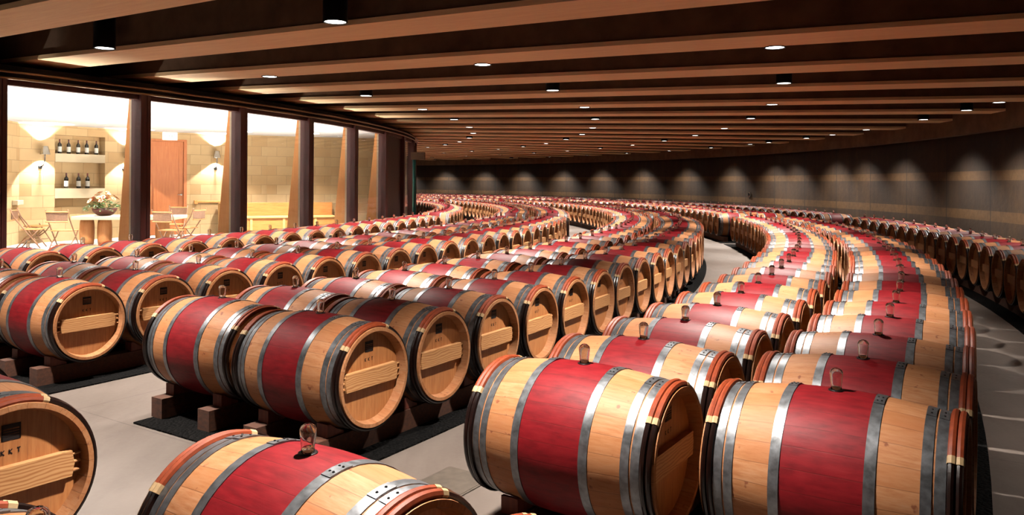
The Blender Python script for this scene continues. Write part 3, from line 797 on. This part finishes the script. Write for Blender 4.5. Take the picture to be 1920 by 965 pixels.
sconce(W1, W2, .54, 2.45, 'bell shaped wall sconce left of the bottle niche, on the stone block wall')
sconce(W1, W2, 2.98, 2.43, 'wall sconce between the bottle niche and the door, half behind a window fin')
sconce(W3, W4, .75, 2.50, 'dark bell shaped wall sconce to the right of the orange door')
# ledge right of the door
bm = bmesh.new(); box(bm, .06, 1.0, -.06, .0, .98, 1.04, None, 0, .01); box(bm, 0.0, .10, -.10, .0, .94, 1.06, None, 0, .012)
o = obj('wall_ledge', fixn(bm), M['fin']); place(o, W3, W4, .12); tag(o, 'short wooden ledge on the stone wall beside the orange door', 'ledge')
bm = bmesh.new(); box(bm, -.3, .1, -.14, -.004, 1.02, 1.14, None, 0, .015)
o = obj('stone_ledge', fixn(bm), M['stone']); place(o, W0, W1, .62); tag(o, 'pale stone ledge on the wall at the far left', 'ledge')
# bottles
def bottle_parts(t):
    bm = bmesh.new(); lathe_z(bm, [(.046, 0), (.05, .006), (.05, .235), (.046, .262), (.02, .30), (.017, .33), (.017, .38)], 20); obj('glass', fixn(bm), M['bottle'], t)
    bm = bmesh.new(); lathe_z(bm, [(.0508, .05), (.0512, .055), (.0512, .185), (.0508, .19)], 20); obj('bottle_label', fixn(bm), M['label'], t)
    bm = bmesh.new(); lathe_z(bm, [(.0185, .312), (.0185, .386), (.017, .392)], 16); obj('capsule', fixn(bm), M['capsule'], t)
P0 = None
def s_of(u):
    k = (u-960)/1480.0; d = (W2-W1).normalized(); return (k*W1.y-W1.x)/(d.x-k*d.y)
for sh, us, z in (('upper', (112, 129, 147, 163, 181), 2.388), ('lower', (125, 148, 165), 1.438)):
    for q, u in enumerate(us):
        d = (W2-W1).normalized(); n_ = Vector((-d.y, d.x, 0)); p = W1+d*(s_of(u)+.06)+n_*.11
        lab = 'dark wine bottle with white label, %s from the left on the %s niche shelf' % (ORD[q+1], sh)
        if P0 is None: P0 = thing('wine_bottle', lab, 'bottle', (p.x, p.y, z), 0, 'bottles on the upper niche shelf'); bottle_parts(P0)
        else:
            b = dup(P0, (p.x, p.y, z), 0, lab, 'bottles on the %s niche shelf' % sh)
            if sh == 'lower': b.scale = (1.1, 1.1, 1.08)
# table
t = thing('tasting_table', 'long stone topped table on round wooden drum legs', 'table', (-9.95, 20.65, 0), R_(8))
bm = bmesh.new(); box(bm, -1.25, 1.25, -.6, .6, .66, .75, None, 0, .012); obj('tabletop', fixn(bm), M['stone'], t)
for x in (-1.05, -.62, .25, .75):
    bm = bmesh.new(); lathe_z(bm, [(.15, 0), (.17, .1), (.18, .33), (.17, .56), (.15, .66)], 24); l_ = obj('leg', fixn(bm), M['table_leg'], t); l_.location = (x, -.1 if x < 0 else .1, 0)
# flowers
t = thing('flower_bowl', 'wide dark bowl of peach flowers and green leaves on the stone table', 'flower arrangement', (-10.55, 20.45, .75))
bm = bmesh.new(); lathe_z(bm, [(.12, 0), (.2, .03), (.28, .12), (.30, .2), (.285, .2), (.26, .13), (.1, .04)], 24); obj('bowl', fixn(bm), M['mahog'], t)
rr = random.Random(3); bm = bmesh.new()
for i in range(170):
    a = rr.uniform(0, 6.283); rad = rr.uniform(.05, .46)**1.0; z = .2+rr.uniform(0, .22)*(1-rad/.6)-max(0, rad-.28)*.5
    p = Vector((rad*math.cos(a), rad*math.sin(a), z)); d = Vector((math.cos(a+rr.uniform(-.6, .6)), math.sin(a+rr.uniform(-.6, .6)), rr.uniform(-.3, .6))).normalized()
    sd = d.cross(Vector((0, 0, 1))).normalized()*rr.uniform(.018, .03); ln = rr.uniform(.09, .16); up = Vector((0, 0, .015))
    v = [bm.verts.new(q) for q in (p, p+d*ln*.5+sd+up, p+d*ln, p+d*ln*.5-sd+up)]
    bm.faces.new((v[0], v[1], v[2])); bm.faces.new((v[0], v[2], v[3]))
obj('foliage', bm, M['leaf'], t)
for i in range(26):
    a = rr.uniform(0, 6.283); rad = .40*math.sqrt(rr.random()); z = .32+.30*(1-(rad/.45)**2)*rr.uniform(.5, 1)
    bm = bmesh.new(); ns = rr.randint(5, 7); sz = rr.uniform(.05, .085); tilt = Vector((math.cos(a)*rad, math.sin(a)*rad, .3)).normalized()
    q4 = tilt.to_track_quat('Z', 'Y').to_matrix()
    for k in range(ns):
        for ring, (l_, el) in enumerate(((sz, .35), (sz*.65, .9))):
            b = 2*math.pi*(k+.5*ring)/ns; w_ = l_*.42
            e = Vector((math.cos(b)*math.cos(el), math.sin(b)*math.cos(el), math.sin(el))); sd = Vector((-math.sin(b), math.cos(b), 0))
            pts = [Vector((0, 0, 0)), e*l_*.6+sd*w_, e*l_*1.02+sd*w_*.3-Vector((0, 0, .01)), e*l_*1.02-sd*w_*.3-Vector((0, 0, .01)), e*l_*.6-sd*w_]
            bm.faces.new([bm.verts.new(q4 @ p) for p in pts])
    f_ = obj('bloom', bm, M[rr.choice(('bloom_a', 'bloom_a', 'bloom_b', 'bloom_c'))], t); f_.location = (rad*math.cos(a), rad*math.sin(a), z)
# folding chairs
def chair_parts(t):
    bm = bmesh.new()
    box(bm, -.24, .24, -.20, .22, .445, .47, None, 0, .008)
    for k in range(5): box(bm, -.235+.096*k, -.235+.096*k+.008, -.20, .22, .468, .473)
    obj('seat', fixn(bm), M['chair_wood'], t)
    bm = bmesh.new(); n = 8
    for i in range(n):
        def pt(j, zz, th): x = -.235+.47*j/n; return Vector((x, -.40-.05*math.sin(math.pi*j/n)+th, zz))
        for th0, th1 in ((0, .012),):
            v = [bm.verts.new(pt(j, zz, th)) for j, zz, th in ((i, .70, 0), (i+1, .70, 0), (i+1, .90, 0), (i, .90, 0))]; bm.faces.new(v)
            v = [bm.verts.new(pt(j, zz, th)) for j, zz, th in ((i, .70, .012), (i, .90, .012), (i+1, .90, .012), (i+1, .70, .012))]; bm.faces.new(v)
    br = obj('backrest', fixn(bm), M['leather'], t)
    bm = bmesh.new()
    for z in (.68, .91): tube(bm, [(-.25+.5*j/8, -.405-.05*math.sin(math.pi*j/8), z) for j in range(9)], .016, 8)
    obj('rail', fixn(bm), M['chair_wood'], br)
    for sx in (-1, 1):
        bm = bmesh.new(); tube(bm, [(sx*.25, -.42, .97), (sx*.25, -.33, .75), (sx*.25, -.08, .42), (sx*.25, .14, .14), (sx*.25, .24, .0)], .015, 8); obj('leg', fixn(bm), M['chair_leg'], t)
        bm = bmesh.new(); tube(bm, [(sx*.225, .20, .46), (sx*.225, .06, .30), (sx*.225, -.16, .16), (sx*.225, -.30, .0)], .014, 8); obj('leg', fixn(bm), M['chair_leg'], t)
    bm = bmesh.new(); cyl(bm, (-.25, .16, .12), (.25, .16, .12), .010); cyl(bm, (-.225, -.2, .12), (.225, -.2, .12), .010); obj('stretcher', fixn(bm), M['chair_leg'], t)
M['chair_leg'] = simple('dark_bamboo_leg', rgb(112, 76, 50), .5, 0, .2, 20)
ch0 = None
def at_uv(u, Y): return ((u-960)/1480.0*Y, Y, 0)
for u, Y, rz, lab in ((62, 19.4, -75, 'folding chair with sling back, nearest at the far left end of the stone table'),
                      (70, 20.7, -100, 'folding chair behind the leftmost chair, at the far left table end'),
                      (122, 19.0, 6, 'folding chair seen from behind, in front of the table left of the flowers'),
                      (152, 22.2, 170, 'folding chair on the far side of the table, left of the flowers'),
                      (322, 19.3, -8, 'folding chair with dark sling back in front of the orange door'),
                      (326, 21.9, 185, 'folding chair on the far side of the table, before the orange door'),
                      (349, 20.4, 75, 'folding chair at the right end of the table, turned sideways')):
    if ch0 is None: ch0 = thing('folding_chair', lab, 'chair', at_uv(u, Y), R_(rz), 'folding chairs around the table'); chair_parts(ch0)
    else: dup(ch0, at_uv(u, Y), R_(rz), lab, 'folding chairs around the table')
# bench along the stone wall
BA = W3+(W4-W3).normalized()*.82; BB = W5
Lb = (BB-BA).length
t = thing('wooden_bench', 'long honey coloured built-in bench along the stone wall', 'bench'); place(t, BA, BB, 0, -.10)
bm = bmesh.new(); box(bm, .06, Lb, -.16, -.10, .56, .98, None, 0, .008); obj('backrest', fixn(bm), M['bench_wood'], t)
bm = bmesh.new(); box(bm, .06, Lb, -.62, -.12, .50, .56, None, 0, .008); obj('seat', fixn(bm), M['bench_light'], t)
bm = bmesh.new(); box(bm, .06, Lb, -.58, -.54, .02, .50); obj('front_panel', fixn(bm), M['bench_wood'], t)
for x in (.9, 1.9, 2.9):
    bm = bmesh.new(); box(bm, x, x+.07, -.60, -.58, .02, .50); obj('stile', fixn(bm), M['bench_light'], t)
bm = bmesh.new(); box(bm, 0, .06, -.66, -.06, 0, .98, None, 0, .008); obj('end_panel', fixn(bm), M['bench_light'], t)
# fill lamps added in the white ceiling to brighten the tasting room
bm = bmesh.new(); lathe_z(bm, [(.13, -.012), (.12, -.004), (.12, .0)], 20); fixn(bm); me_rl = bpy.data.meshes.new('lens'); bm.to_mesh(me_rl); bm.free(); me_rl.materials.append(M['lens'])
for q, (x, y) in enumerate(((-10.6, 20.4), (-9.6, 18.2), (-8.2, 21.2), (-7.9, 23.6), (-6.1, 24.4), (-11.8, 17.6), (-7.3, 15.6), (-8.6, 13.4), (-6.2, 18.6), (-4.6, 22.2))):
    t = thing('added_room_lamp', 'x', 'ceiling light', (x, y, RC-.002), 0, 'added fill lamps in the white ceiling')
    t['label'] = 'added round fill lamp in the white ceiling above %s' % ('the flower bowl', 'the window side of the table', 'the right table end', 'the bench start', 'the far bench end', 'the far left corner', 'the second window', 'the first window', 'the third window', 'the fourth window')[q]
    obj('lens', me_rl, None, t)
    ld = bpy.data.lights.new('lamp', 'SPOT'); ld.energy = ROOM_W; ld.color = ROOM_COL; ld.spot_size = R_(112); ld.spot_blend = .8; ld.shadow_soft_size = .1
    lo = bpy.data.objects.new('lamp', ld); C.objects.link(lo); lo.parent = t; lo.location = (0, 0, -.03)
# dark pipe ending the window wall, its green reflection put into the colour
t = thing('steel_pipe', 'vertical steel pipe with teal reflection at the end of the window wall', 'pipe', tuple(pol(R_WIN+.20, 1.0)))
bm = bmesh.new(); cyl(bm, (0, 0, 0), (0, 0, 2.38), .055, None, 16); obj('tube', fixn(bm), M['teal'], t)
bm = bmesh.new(); box(bm, -.10, .34, -.1, .1, 2.38, 2.62, None, 0, .01); obj('junction_box', fixn(bm), M['beam_side'], t)
# small boxes on the concrete wall
for a, z, lab in ((-11.6, 1.20, 'small grey box on the concrete wall near the right edge'), (13.2, 1.22, 'tiny grey box on the far concrete wall at mid picture')):
    t = thing('wall_box', lab, 'wall box', tuple(pol(R_WALL-.005, a, z)), R_(a))
    bm = bmesh.new(); box(bm, -.07, 0, -.07, .07, -.09, .09, None, 0, .01); obj('case', fixn(bm), M['steel'], t)
    bm = bmesh.new(); box(bm, -.085, -.07, -.05, .05, -.06, .06, None, 0, .006); cyl(bm, (-.03, 0, -.09), (-.03, 0, -.2), .012); obj('cover', fixn(bm), M['black'], t)

# unseen uplights added behind the barrels to whiten the room ceiling and fins
bm = bmesh.new(); lathe_z(bm, [(.09, 0), (.09, .09), (.075, .09), (.075, .06)], 20); fixn(bm); me_up = bpy.data.meshes.new('housing'); bm.to_mesh(me_up); bm.free(); me_up.materials.append(M['black'])
bm = bmesh.new(); lathe_z(bm, [(.074, .065), (.074, .075)], 20); fixn(bm); me_ul = bpy.data.meshes.new('lens'); bm.to_mesh(me_ul); bm.free(); me_ul.materials.append(M['lens'])
for q, a in enumerate(POSTS[3:9]):
    t = thing('added_uplight', 'added unseen uplight at the foot of the %s window fin' % ORD[q+1], 'added fill light', tuple(pol(26.9, a-.9, 0)), R_(a), 'added uplights behind the window wall')
    obj('housing', me_up, None, t); obj('lens', me_ul, None, t)
    ld = bpy.data.lights.new('lamp', 'SPOT'); ld.energy = UP_W; ld.color = (1, .96, .92); ld.spot_size = R_(140); ld.spot_blend = .5; ld.shadow_soft_size = .07
    lo = bpy.data.objects.new('lamp', ld); C.objects.link(lo); lo.parent = t; lo.location = (0, 0, .10); lo.rotation_euler = (0, R_(180-18), 0)
